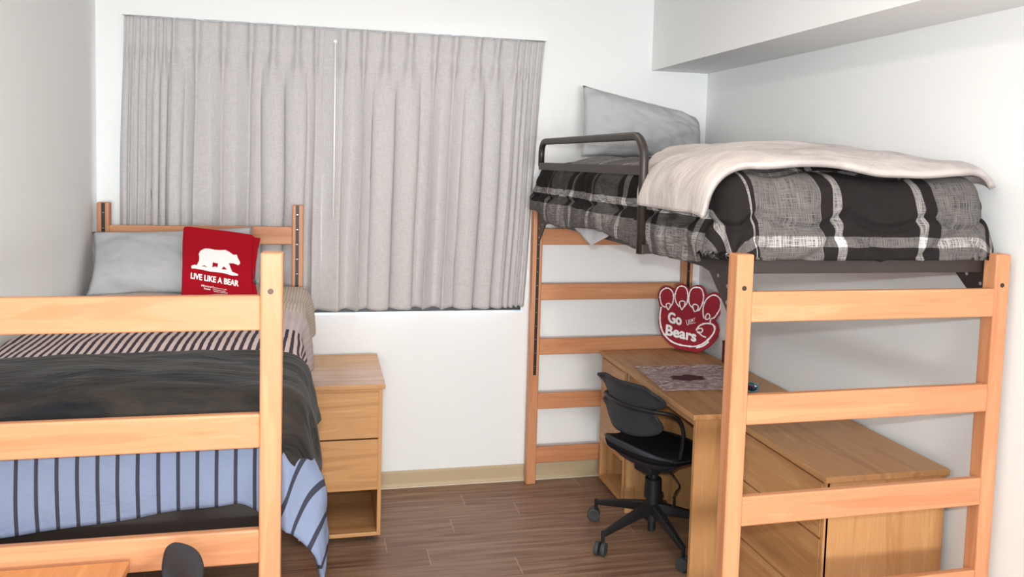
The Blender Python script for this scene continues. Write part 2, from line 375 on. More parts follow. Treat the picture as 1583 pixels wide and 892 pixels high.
# ---------------------------------------------------------------- curtains
ZT = 2.485; ZB = 1.014
def curtain(name, label, pins, xt0, xt1, xb0, xb1, seed):
    # pins: pleat x positions at the header
    root = thing(name, label, 'curtain', (xt0, -.010, 0), 0)
    ph = [(xt0, 0.0)] + [(p, i + .5 + 0.0) for i, p in enumerate(pins)] + [(xt1, len(pins) + 0.0)]
    def phase(x):
        for (a, pa), (b, pb) in zip(ph, ph[1:]):
            if x <= b: return pa + (pb - pa) * (x - a) / max(b - a, 1e-6)
        return ph[-1][1]
    def gapw(x):
        g = 1
        for (a, pa), (b, pb) in zip(ph, ph[1:]):
            if a <= x <= b: g = b - a
        return g
    def fn(a, b):
        x = xt0 + (xt1 - xt0) * a; z = ZT - (ZT - ZB) * b; d = ZT - z
        p = phase(x); fr = p - math.floor(p)              # pleat centre at .5
        dist = abs(fr - .5) * 2                           # 0 at pleat, 1 between
        g = gapw(x); wide = min(g / .11, 1.0)
        # header: sharp pinched pleats, flat between
        pin = math.exp(-(dist / .30) ** 2)
        hd = .034 * pin * (.35 + .65 * wide) - .006 * math.exp(-(dist / .07) ** 2) * 1
        hd *= (1 - .55 * math.exp(-((d - .125) / .03) ** 2))
        # body : rounded folds that swell out below the pinch
        n1 = nz(x * 2.6 + seed, z * .6, 1.3); n2 = nz(x * 5.5 + seed, z * .8, 7.7); n3 = nz(x * 12, z * .7, seed)
        fold = .5 + .5 * cos(2 * pi * (fr - .5) + 1.6 * n1 * min(d, 1))
        fold = fold ** .6
        amp = (.022 + .024 * min(d / .9, 1)) * (.40 + .60 * wide)
        body = amp * fold + .020 * n2 * min(d / .3, 1) + .006 * n3 * min(d / .3, 1)
        t = min(max((d - .06) / .34, 0), 1); t = t * t * (3 - 2 * t)
        y = -(hd * (1 - t) + body * t) - .012 * math.exp(-((d - .17) / .05) ** 2) * (pin)
        xb = xb0 + (xb1 - xb0) * a; k = min(d / (ZT - ZB), 1) ** .8
        skew = .016 * min(g / .12, 1) * sin(2 * pi * (fr - .5)) * t * (1 if nz(math.floor(p) * 7.3 + seed, 2.2) > -.05 else -1)
        xx = x + skew + (xb - x) * k + .010 * nz(x * 6 + seed, z * 1.5, 3) * min(d / .4, 1)
        zz = z - .010 * fold * t * b - .006 * n1 * b
        if b > .985: y += .002
        return Vector((xx - xt0, min(y, .006) - .012, zz))
    n = int((xt1 - xt0) / .0035)
    c = gobj('curtain_panel', grid(fn, n, 90), M_curtain, root, .0012)
    # hem stitched line, and hooks
    for p in pins:
        hk = bmesh.new(); tube(hk, [(p - xt0, -.030, ZT - .004), (p - xt0, -.024, ZT + .003), (p - xt0 + .0, -.008, ZT + .002)], .0015, 6)
        obj('hook', hk, M_steel, root)
    return root
Lp = [-0.935, -0.918 + .012, -0.872, -0.836, -0.80, -0.766, -0.726, -0.611, -0.483, -0.35, -0.241, -0.123, -.03]
Rp = [.110, .212, .331, .456, .59, .70, .826, .929, 1.044, 1.078, 1.112, 1.145, 1.175]
cl = curtain('curtain', 'pleated grey curtain panel covering the left half of the window, behind the lower bed', Lp, -.956, .010, -.985, -.005, 2.1)
cr = curtain('curtain', 'pleated grey curtain panel covering the right half of the window, with a white pull wand', Rp, .006, 1.195, -.010, 1.118, 8.4)
bm = bmesh.new(); tube(bm, [(.062, -.112, 2.405), (.062, -.150, 1.50)], .005, 8)
wd = obj('wand', bm, M_wand, cr, smooth=True); wd.location = (-.006, .035, 0)
bm = bmesh.new(); bmesh.ops.create_uvsphere(bm, u_segments=12, v_segments=8, radius=.012, matrix=Matrix.Translation((.062, -.106, 2.412)))
wk = obj('wand_cap', bm, M_wand, wd, smooth=True)
tr = obj('curtain_track', bx(-.962, 1.2, -.045, 0.0, ZT + .0035, ZT + .014), M_wall); tag(tr, 'thin pale curtain track along the top of the window', 'curtain track')

# ---------------------------------------------------------------- beds
ZTOP, ZR, ST, HR, A, B, WD = 1.5676, 1.4565, .3110, .0913, .0559, .0550, .975
def bed(name, label, loc, rz, L, rail_z, guard, inset=0):
    root = thing(name, label, 'bed', loc, rz)
    W = WD
    for yi, (y0, y1) in enumerate(((0, B), (L, L + B))):
        for xi, (x0, x1) in enumerate(((0, A), (W - A, W))):
            p = obj('post', bx(x0, x1, y0, y1, 0, ZTOP), W_bed[2], root, bevel=.006, seg=3)
            # black slotted channel on the inward face
            xm = (x0 + x1) / 2 + (.002 if xi == 0 else -.002)
            yf = L if yi else B
            s = -1 if yi else 1
            ya, yb = sorted((yf - s * .002, yf + s * .0012))
            zlow = .63
            obj('slotted_channel', bx(xm - .0085, xm + .0085, ya, yb, zlow, ZTOP - .002), M_slot, p)
            for k in range(12):
                z = ZTOP - .05 - k * .0762
                if z < zlow + .02: break
                obj('channel_slot', bx(xm - .004, xm + .004, ya - .0004, yb + .0004, z, z + .002), M_steel, p)
            if yi == 0:
                for z in (ZTOP - .10, .245):
                    b = bmesh.new(); cyl(b, (x0 + .026, .0006, z), (0, -1, 0), .0075, .0022, 14); obj('bolt', b, M_bolt, p)
        for k in range(5):
            z = ZR - k * ST
            obj('rung', bx(A - .001, W - A + .001, y0 + .001, y0 + .027, z - HR, z), W_bed[0], root, bevel=.005, seg=3)
    # spring frame
    r0, r1 = rail_z; e = .0
    ya, yb = B + .006, L - .006
    for x0, x1, xi in ((.018, .050, 0), (W - .050, W - .018, 1)):
        b = bmesh.new()
        xo = x0 if xi == 0 else x1
        box(b, *(sorted((xo, xo + (.004 if xi == 0 else -.004)))), ya, yb, r0, r1)
        box(b, x0, x1, ya, yb, r1 - .004, r1)
        obj('side_rail', b, M_metal, root, bevel=.001)
        for yc, s in ((ya, 1), (yb, -1)):
            b = bmesh.new(); pts = [(0, r1 - .002), (.21, r1 - .002), (.21, r0), (.15, r0 - .01), (.03, r0 - .115), (0, r0 - .115)]
            xa, xb_ = sorted((xo + (.004 if xi == 0 else -.004), xo + (.008 if xi == 0 else -.008)))
            va = [b.verts.new((xa, yc + s * q, z)) for q, z in pts]; vb = [b.verts.new((xb_, yc + s * q, z)) for q, z in pts]
            b.faces.new(va); b.faces.new(vb[::-1])
            for i in range(len(pts)): j = (i + 1) % len(pts); b.faces.new((va[i], va[j], vb[j], vb[i]))
            br = obj('corner_bracket', b, M_metal, root)
            sx = -1 if xi == 0 else -1
            for q, z in ((.03, r0 - .04), (.03, r0 - .09), (.09, r0 - .015)):
                bb = bmesh.new(); xs = (xa - .003) if True else xb_
                cyl(bb, (xa - .0015, yc + s * q, z), (1, 0, 0), .006, .007, 12); obj('bolt', bb, M_steel, br)
    for y0, y1 in ((ya + inset, ya + inset + .004), (yb - .004, yb)):
        obj('end_rail', bx(.022, W - .022, y0, y1, r0 + .002, r1), M_metal, root, bevel=.001)
    b = bmesh.new()
    for i in range(7): x = .12 + i * .122; tube(b, [(x, ya + inset + .006, r1 - .012), (x, yb - .006, r1 - .012)], .004, 6)
    for j in range(12): y = ya + .08 + j * (yb - ya - .16) / 11; tube(b, [(.03, y, r1 - .016), (W - .03, y, r1 - .016)], .004, 6)
    obj('spring_mesh', b, M_steel, root)
    if guard:
        g0, g1, zt, zm = guard
        x = -.062; sec = .016
        def bar(path, closed=False):
            b = bmesh.new(); tube(b, path, sec, 10); return b
        pts = [(x, g0, r0 + .004), (x, g0, zt - .09)]
        for k in range(1, 9): t = k / 8 * pi / 2; pts.append((x, g0 + .09 * (1 - cos(t)), zt - .09 + .09 * sin(t)))
        pts.append((x, g1 - .06, zt))
        for k in range(1, 9): t = k / 8 * pi / 2; pts.append((x, g1 - .06 + .06 * sin(t), zt - .06 * (1 - cos(t))))
        pts.append((x, g1, zm))
        g = obj('guard_rail', bar(pts), M_metal, root, smooth=True)
        b = bmesh.new(); box(b, x - .014, x + .014, g0, g1, zm - .018, zm + .018); obj('cross_bar', b, M_metal, g, bevel=.003)
        b = bmesh.new(); box(b, x - .003, .02, g0 - .02, g0 + .02, r0 + .006, r1 - .006); obj('hook_plate', b, M_metal, g, bevel=.002)
    return root
LX, LY, LROT = 1.1848, -2.3008, .018
RX, RY, RROT = -1.0701, -2.2816, -.003
loft = bed('loft_bed', 'lofted wooden bed frame standing high over the desk, with black guard rail', (LX, LY, 0), LROT, 2.2166, (1.500, 1.545), (.572, 1.89, 1.925, 1.802))
low = bed('low_bed', 'wooden bed frame set at middle height along the left wall, nightstand beside it', (RX, RY, 0), RROT, 2.155, (.790, .886), None, .05)

# ---------------------------------------------------------------- bedding
def drape(U, V, r, z, tl, tr, tn, tf, crown=.0, bulge=.0, tuck=0, rag=None, disp=None, step=.012, x0=0, y0=0, sub=None, uvmap=None, flare=0):
    """cloth over a U x V slab; s across, t along (near end t=0); over-hangs tl/tr/tn/tf; rag(s,t) maps; disp -> normal offset"""
    s0, s1, t0, t1 = -tl, U + tr, -tn, V + tf
    if sub: s0, s1, t0, t1 = sub
    nu = int((s1 - s0) / step); nv = int((t1 - t0) / step)
    def st(a, b):
        s = s0 + (s1 - s0) * a; t = t0 + (t1 - t0) * b
        return rag(s, t, a, b) if rag else (s, t)
    def place(s, t):
        bs = min(max(s, 0), U); bt = min(max(t, 0), V); ex, ey = s - bs, t - bt
        dd = hypot(ex, ey); dx, dy = ((ex / dd, ey / dd) if dd > 1e-7 else (0, 0))
        cz = crown * (max(1 - ((bs / U) * 2 - 1) ** 4, 0)) * (max(1 - ((bt / V) * 2 - 1) ** 8, 0)) ** 1
        q = r * pi / 2
        if dd <= q:
            th = dd / r; o, h = r * sin(th), -r * (1 - cos(th)); n = Vector((dx * sin(th), dy * sin(th), cos(th)))
        else:
            e = dd - q; o = r + bulge * sin(min(e / .16, 1.6) * pi / 2) - tuck * max(e - .12, 0); h = -r - e; n = Vector((dx, dy, 0))
        if flare and ex > 0 and ey < 0: o += flare * dd * min(1, 4 * abs(ex * ey) / max(dd * dd, 1e-6))
        p = Vector((x0 + bs + dx * o, y0 + bt + dy * o, z + h + cz))
        return p, n, dd
    def fn(a, b):
        s, t = st(a, b); p, n, dd = place(s, t)
        if disp: p = p + n * disp(s, t, dd)
        return p
    return grid(fn, nu, nv, (lambda a, b: uvmap(*st(a, b))) if uvmap else st)
def at_bed(o, which, z=0):
    o.location = (LX, LY, 0) if which else (RX, RY, 0); o.rotation_euler = (0, 0, LROT if which else RROT); return o
def slab(name, label, cat, x0, x1, y0, y1, z0, z1, m, which, r=.05):
    o = obj(name, bx(x0, x1, y0, y1, z0, z1), m, smooth=True, bevel=r, seg=5); tag(o, label, cat); at_bed(o, which); return o
slab('mattress', 'white-sheeted mattress lying on the lofted bed under the plaid comforter', 'mattress', .06, WD - .06, .075, 2.19, 1.547, 1.74, M_mattress, 1)
slab('mattress', 'mattress lying on the lower bed under the striped comforter', 'mattress', .04, WD - .04, .125, 2.13, .897, 1.085, mat('mattress_navy', (36, 38, 50), .7), 0)

# plaid comforter
def puff(s, t, dd, cu=.20, cv=.33, depth=.018):
    # quilted channels : scalloped seams
    g = 0
    q = t / cv; w = .045 * sin(s / cu * pi)
    f = abs(((t + w) / cv) % 1 - .5) * 2; g = math.exp(-((1 - f) / .10) ** 2)
    return -depth * g
def fl_base(s, t, dd):
    side = min(dd / .12, 1)
    return .016 * nz(s * 4, t * 4, 1) + side * .020 * nz(s * 3 + 5, t * 5, 2)
def loft_disp(s, t, dd):
    d = .016 * nz(s * 4, t * 4, 1) + .008 * nz(s * 9, t * 9, 4) + puff(s, t, dd, .2, .3, .014)
    side = min(dd / .12, 1)
    d += side * (.020 * nz(s * 3 + 5, t * 5, 2) + .012 * nz(s * 11, t * 11, 9))
    if dd > .16:                       # scalloped seam round the drop
        per = (s if t < 0 else t)
        c = .19 + .05 * abs(sin(per * pi / .30)); d -= .020 * math.exp(-((dd - c) / .013) ** 2)
        c2 = .10
    return d
def sstep(x, a, b):
    t = min(max((x - a) / (b - a), 0), 1); return t * t * (3 - 2 * t)
def loft_rag(s, t, a, b):
    if s < 0: s = s * (1 + .05 * sin(t * 5.0) - .10 * sstep(t, 1.55, 1.95))
    if s < 0 and t < 0:
        h = hypot(s, t); k = min(1, .325 / h); s *= k; t *= k
    if s > .765 and t < 0:
        h = hypot(s - .765, t); k = min(1, .325 / h); s = .765 + (s - .765) * k; t *= k
    return s, t
def loft_uv(s, t):
    return (s - .19 * sstep(-s, 0, .12), t)
bm = drape(.765, 1.98, .115, 1.815, .355, .26, .335, .10, crown=.045, bulge=.03, tuck=.20, rag=loft_rag, disp=loft_disp, x0=.095, y0=.165, uvmap=loft_uv, step=.008)
cf = gobj('comforter', bm, M_plaid, None, .012); tag(cf, 'thick black and grey plaid comforter bulging over the lofted bed', 'comforter'); at_bed(cf, 1)
# white lining and sheet showing below the plaid on the left side
bm = drape(.86, 1.98, .05, 1.755, .30, .02, .02, .02, rag=lambda s, t, a, b: (s * (1 - .35 * (1 - max(0, 1 - abs(t - 1.17) / .40)) * (1 if s < 0 else 0)), t),
           disp=lambda s, t, dd: .008 * nz(s * 9, t * 9) + .012 * min(dd / .2, 1) * nz(t * 7, 3), x0=.055, y0=.12, sub=(-.325, .1, .72, 1.65))
sh = gobj('bed_sheet', bm, M_mattress, None, .003); tag(sh, 'white sheet hanging just below the plaid comforter on the lofted bed', 'sheet'); at_bed(sh, 1)
# fleece blanket on the loft : lies over the comforter near the foot
def sstep(x, a, b):
    t = min(max((x - a) / (b - a), 0), 1); return t * t * (3 - 2 * t)
def fl_rag(s, t, a, b):
    near = -.075 + .012 * sin(s * 8) + .02 * sstep(-s, -.10, .12)
    far = .41 + .24 * sstep(s, -.25, .10) + .30 * sstep(s, .10, .45) + .02 * sin(s * 13)
    return s, near + (far - near) * b
def fl_disp(s, t, dd):
    d = fl_base(s, t, dd) + .031
    f = .006 * sin(t * 20 + 4 * nz(s * 3, t * 3) + s * 5) * max(.2, 1 - dd / .2) + .008 * nz(s * 7, t * 8, 3)
    return d + max(f, -.012)
bm = drape(.765, 1.98, .115, 1.815, .255, .19, 0, 0, crown=.045, bulge=.012, rag=fl_rag, disp=fl_disp, x0=.095, y0=.165, sub=(-.205, .865, 0, 1.0))
bk = gobj('blanket', bm, M_fleece, None, .02, 1); tag(bk, 'pale grey fleece blanket spread over the plaid comforter on the lofted bed', 'blanket'); at_bed(bk, 1)

# striped comforter on the low bed
def sstep(x, a, b):
    t = min(max((x - a) / (b - a), 0), 1); return t * t * (3 - 2 * t)
def lo_disp(s, t, dd):
    d = .010 * nz(s * 4, t * 4, 11) + .006 * nz(s * 10, t * 8, 14) + .006 * sin(t * 9 + s * 3) * 1
    side = min(dd / .1, 1); per = s if t < 0 else t
    d += side * (.012 * nz(per * 6, dd * 2, 3) + .008 * sin(per * 17 + 2 * nz(per * 3, 1)))
    return d
LU = .905
def lo_rag(s, t, a, b):
    k = 1.0
    if s > LU: k = 1 - .38 * sstep(t, .0, .7)
    s2 = LU + (s - LU) * k if s > LU else s
    if t < 0: t = t * (1.10 - .28 * (s / LU) + .22 * sstep(s, LU - .1, LU + .02))
    return s2, t
def lo_uv(s, t):
    if s > LU and t < 0: return (LU + (s - LU) * .5 - t * .22, min(t, .3))
    return (s, t)
bm = drape(LU, 1.96, .055, 1.150, .05, .405, .345, .04, crown=.022, bulge=.02, rag=lo_rag, disp=lo_disp, x0=.05, y0=.132, flare=.20, uvmap=lo_uv)
c2 = gobj('comforter', bm, M_striped, None, .012); tag(c2, 'cream, charcoal and blue striped comforter on the lower bed, its corner hanging to a point', 'comforter'); at_bed(c2, 0)
# black plush throw
def pl_rag(s, t, a, b):
    near = -.075 - .10 * sstep(s, LU - .05, LU + .08); far = .385 - .02 * sin(s * 5) - .05 * max(0, (s - .6)) + .12 * sstep(s, LU + .1, LU + .28)
    return s, near + (far - near) * b
def pl_disp(s, t, dd):
    d = lo_disp(s, t, dd) + .026
    return d + .006 * nz(s * 3, t * 9, 3) + .006 * nz(s * 6, t * 11, 8) + (.014 * nz(s * 5 + 2, t * 6, 1)) * min(dd / .15, 1)
bm = drape(LU, 1.96, .055, 1.150, .05, .30, 0, 0, crown=.022, bulge=.02, rag=pl_rag, disp=pl_disp, x0=.05, y0=.134, sub=(-.05, LU + .25, 0, .55))
b2 = gobj('blanket', bm, M_plush, None, .012, 1); tag(b2, 'black plush throw folded across the foot of the lower bed', 'blanket'); at_bed(b2, 0)

# ---------------------------------------------------------------- pillows
def pillow(name, label, TL, TR, BR, BL_, thick, m, seed, ears=.06, rnd=0):
    TL, TR, BR, BL_ = map(Vector, (TL, TR, BR, BL_)); n = ((TR - TL).cross(BL_ - TL)).normalized()
    org = (BL_ + BR) / 2
    def side(sg):
        def fn(i, j):
            a, b = i * 2 - 1, j * 2 - 1
            a2 = a * (1 - ears * (1 - b * b) * abs(a)); b2 = b * (1 - ears * 1.2 * (1 - a * a) * abs(b))
            if a > 0 and rnd: q = (a * b) ** 4 if b > 0 else 0; a2 -= rnd * q; b2 -= rnd * q * 1.1
            u, v = (a2 + 1) / 2, (b2 + 1) / 2
            p = (BL_ * (1 - u) + BR * u) * (1 - v) + (TL * (1 - u) + TR * u) * v
            pr = (max(1 - abs(a) ** 2.6, 0) * max(1 - abs(b) ** 2.6, 0)) ** .55
            edge = min(1, (1 - abs(a)) * 8) * min(1, (1 - abs(b)) * 8)
            rr = abs(a) * abs(b)
            wr = (.014 * nz(a * 2.5 + seed, b * 2.5) + .020 * (1 - abs(nz(a * 4 + b * 2 + seed, b * 1.5 - a)) * 2.2) * .6 + .005 * nz(a * 7 + seed, b * 6) + .010 * sin(6 * (a * abs(b) * 2 + seed)) * rr) * edge
            return p - org + n * (sg * (thick / 2 * pr) + wr)
        return fn
    bm = grid(side(1), 40, 30); b2 = grid(side(-1), 40, 30)
    me = bpy.data.meshes.new('x'); b2.to_mesh(me); b2.free(); bm.from_mesh(me)
    bmesh.ops.remove_doubles(bm, verts=bm.verts, dist=.0004)
    o = obj(name, bm, m, smooth=True); o.location = org; tag(o, label, 'pillow'); return o
pillow('pillow', 'grey pillow propped against the headboard of the lower bed behind the red bag', (-1.062, -.215, 1.432), (-.33, -.215, 1.462), (-.29, -.37, 1.15), (-1.050, -.385, 1.150), .13, M_pillow, 1.3, .055)
pillow('pillow', 'grey pillow standing upright against the wall at the head of the lofted bed', (1.375, -.17, 2.245), (2.085, -.15, 2.105), (2.05, -.27, 1.86), (1.345, -.27, 1.86), .19, M_pillow, 7.1, .03, .10)
# corner flange of the loft pillow is its own stitched hem (pattern only)

# ---------------------------------------------------------------- red bag with bear print
def frame(o, O, e1, e2):
    e1 = Vector(e1).normalized(); e2 = Vector(e2); e2 = (e2 - e1 * e1.dot(e2)).normalized(); n = e1.cross(e2)
    mm = Matrix((e1, e2, n)).transposed().to_4x4(); mm.translation = Vector(O); o.matrix_world = mm
bag = thing('drawstring_bag', 'dark red cloth drawstring bag printed with a white bear, leaning on the grey pillow', 'bag')
frame(bag, (-0.449, -0.52, 1.099), (1, 0, 0), (0, .35, 1))
BO = [(-.1705, .0745), (-.1744, .2269), (-.1785, .32), (-.1777, .3913), (-.1706, .3991), (-.1499, .3993), (-.0785, .3899), (.0187, .3793), (.1342, .3618), (.132, .2951), (.1319, .159), (.1431, .0745)]
BF = [(.1330, .3600), (.1409, .3526), (.1681, .3482), (.1576, .2952), (.1511, .2267), (.1488, .1589), (.1544, .1139), (.1635, .0745), (.0916, .0745), (.0787, .3597)]
obj('cloth_body', prism(bmesh.new(), BO, -.012, 0), M_red, bag, bevel=.004, seg=2)
obj('folded_edge', prism(bmesh.new(), BF, -.024, -.013), M_red, bag, bevel=.003)
BEAR = [(-0.1345, 0.209), (-0.1286, 0.2135), (-0.1184, 0.2157), (-0.1101, 0.2134), (-0.1008, 0.2358), (-0.1008, 0.2537), (-0.1043, 0.2672), (-0.0967, 0.283), (-0.0785, 0.293), (-0.0576, 0.2922), (-0.0323, 0.2864), (-0.0072, 0.2855), (0.0138, 0.2865), (0.031, 0.2766), (0.0483, 0.2639), (0.0568, 0.2621), (0.0609, 0.2648), (0.0674, 0.2585), (0.069, 0.2494), (0.0789, 0.2313), (0.0814, 0.2213), (0.0732, 0.2132), (0.0625, 0.2177), (0.0498, 0.2223), (0.0309, 0.2223), (0.0378, 0.2042), (0.047, 0.1817), (0.0726, 0.1704), (0.0737, 0.1628), (0.0477, 0.1638), (0.0265, 0.1706), (0.0054, 0.1765), (-0.0197, 0.1797), (-0.0488, 0.1829), (-0.0823, 0.1911), (-0.1176, 0.1978), (-0.132, 0.1979)]
HOLES = [[(-0.0403, 0.2268), (-0.0172, 0.2214), (-0.0185, 0.2034), (-0.0291, 0.2066), (-0.0422, 0.2035)], [(0.0084, 0.2079), (0.0245, 0.1921), (-0.0006, 0.1935)], [(-0.0901, 0.2083), (-0.0758, 0.2133), (-0.0612, 0.2008), (-0.0748, 0.2069)]]
pr = obj('bear_print', prism(bmesh.new(), BEAR, .0002, .0008), M_white, bag); tag(pr, 'white printed bear silhouette')
for h in HOLES: obj('print_gap', prism(bmesh.new(), h, .0007, .0011), M_red, pr)
tx = text_mesh('LIVE LIKE A BEAR', (-.133, .1513, 0), (.0766, .1125, 0), (-.1331, .1779, 0), bag, M_white, 'lettering', .0, .0003, .0012)
text_mesh('Missouri', (-.0858, .1134, 0), (-.0351, .1049, 0), (-.0854, .1233, 0), bag, M_white, 'lettering', .03, .0003)
text_mesh('State', (-.0749, .1001, 0), (-.0459, .0952, 0), (-.0744, .1086, 0), bag, M_white, 'lettering', .03, .0003)
for i, tt in enumerate(('RESIDENCE LIFE,', 'HOUSING AND', 'DINING SERVICES')):
    y = .1035 - i * .0080; wd_ = (.0272, .0212, .0306)[i]
    text_mesh(tt, (-.0290, y, 0), (wd_, y - .0098, 0), (-.0290, y + .0052, 0), bag, M_white, 'lettering', .01, .0003)
obj('print_rule', prism(bmesh.new(), [(-.0325, .092), (-.0315, .092), (-.0315, .1155), (-.0325, .1155)], .0002, .0008), M_white, bag)
b = bmesh.new(); cyl(b, (.145, .148, -.010), (.35, -1, .2), .006, .022, 12); obj('cord_stopper', b, mat('stopper_grey', (70, 74, 80), .5), bag, bevel=.002)
b = bmesh.new(); tube(b, smooth_path([(.1385, .20, -.012), (.143, .17, -.006), (.146, .15, -.008), (.153, .12, -.012)]), .002, 6); obj('drawstring', b, mat('cord', (60, 62, 66), .8), bag)

# ---------------------------------------------------------------- case goods
def drawer_unit(name, label, loc, rz, W, D, H):
    """two drawers over an open cubby; front faces local -Y, origin at front-left floor corner"""
    r = thing(name, label, 'nightstand' if 'night' in name else 'drawer unit', loc, rz)
    t = .018; z0 = .032
    obj('top_board', bx(-.004, W + .012, -.012, D, H - .022, H), W_dsk[0], r, bevel=.003)
    obj('side_panel', bx(0, t, 0, D, z0, H - .022), W_dsk[2], r, bevel=.0015)
    obj('side_panel', bx(W - t, W, 0, D, z0, H - .022), W_dsk[2], r, bevel=.0015)
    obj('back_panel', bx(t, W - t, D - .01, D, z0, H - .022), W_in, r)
    obj('bottom_board', bx(t, W - t, 0, D - .01, z0, z0 + t), W_dsk[0], r, bevel=.0015)
    zc = .256
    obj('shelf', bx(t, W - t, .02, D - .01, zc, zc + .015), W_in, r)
    obj('top_rail', bx(t, W - t, .003, .02, H - .04, H - .022), W_dsk[0], r)
    for a, b_ in ((.508, .729), (.258, .500)):
        d = obj('drawer', bx(.003, W - t, -.004, .018, a, b_), W_dsk[0], r, bevel=.0015)
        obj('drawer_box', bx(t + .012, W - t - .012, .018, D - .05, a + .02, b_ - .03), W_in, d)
    for x in (.03, W - .06):
        for y in (.03, D - .06): obj('foot', bx(x, x + .03, y, y + .03, 0, z0), M_black, r)
    return r
drawer_unit('nightstand', 'light wood nightstand with two drawers over an open shelf, beside the lower bed', (-.088, -.645, 0), 0, .378, .61, .765)
# pedestal under the loft : front faces -X
drawer_unit('desk_pedestal', 'light wood pedestal with two drawers over an open shelf, far end of the desk', (1.563, -.116, 0), -pi / 2, .378, .585, .765)

dk = thing('desk', 'light wood writing desk under the lofted bed with black task chair', 'desk', (1.55, -1.32, 0))
obj('desk_top', bx(0, .625, 0, .805, .743, .768), W_dsk[1], dk, bevel=.003)
obj('side_panel', bx(.016, .60, .012, .034, 0, .743), W_dsk[2], dk, bevel=.0015)
obj('side_panel', bx(.016, .60, .782, .804, 0, .743), W_dsk[2], dk, bevel=.0015)
obj('back_panel', bx(.585, .60, .034, .782, .12, .743), W_dsk[2], dk)
obj('stretcher', bx(.03, .05, .034, .782, .705, .743), W_dsk[1], dk)
b = bmesh.new(); box(b, .012, .018, .79, .797, .60, .735); hg = obj('hinge_strip', b, M_steel, dk)

dr = thing('dresser', 'light wood three-drawer dresser standing past the desk at the foot of the lofted bed', 'dresser', (1.68, -2.07, 0))
W_, D_ = .485, .735   # local x depth, y length
obj('top_board', bx(-.006, .487, -.008, D_, .760, .783), W_dsk[1], dr, bevel=.003)
obj('side_panel', bx(.006, .480, 0, .02, .03, .760), W_dsk[2], dr, bevel=.0015)
obj('side_panel', bx(.006, .480, D_ - .02, D_, .03, .760), W_dsk[2], dr, bevel=.0015)
obj('back_panel', bx(.47, .480, .02, D_ - .02, .03, .760), W_in, dr)
obj('bottom_board', bx(.01, .47, .02, D_ - .02, .04, .06), W_in, dr)
obj('plinth', bx(.03, .46, .03, D_ - .03, 0, .04), M_black, dr)
for a, b_ in ((.560, .752), (.320, .552), (.075, .312)):
    d = obj('drawer', bx(-.002, .018, .018, D_ - .004, a, b_), W_dsk[1], dr, bevel=.002)
    obj('drawer_box', bx(.018, .44, .04, D_ - .04, a + .02, b_ - .03), W_in, d)
obj('corner_stile', bx(-.001, .016, 0, .015, .03, .760), W_dsk[2], dr, bevel=.001)

dn = thing('desk', 'light wood desk in the lower left corner, against the foot of the lower bed', 'desk', (-1.07, -3.20, 0))
obj('desk_top', bx(0, .608, 0, .897, .762, .787), wood('laminate_warm', (226, 160, 104), (214, 146, 92), (184, 116, 66), 1, 1.4), dn, bevel=.003)
obj('side_panel', bx(.016, .592, .012, .034, 0, .762), W_dsk[2], dn); obj('side_panel', bx(.016, .592, .863, .885, 0, .762), W_dsk[2], dn)
obj('back_panel', bx(.016, .03, .034, .863, .12, .762), W_dsk[2], dn)

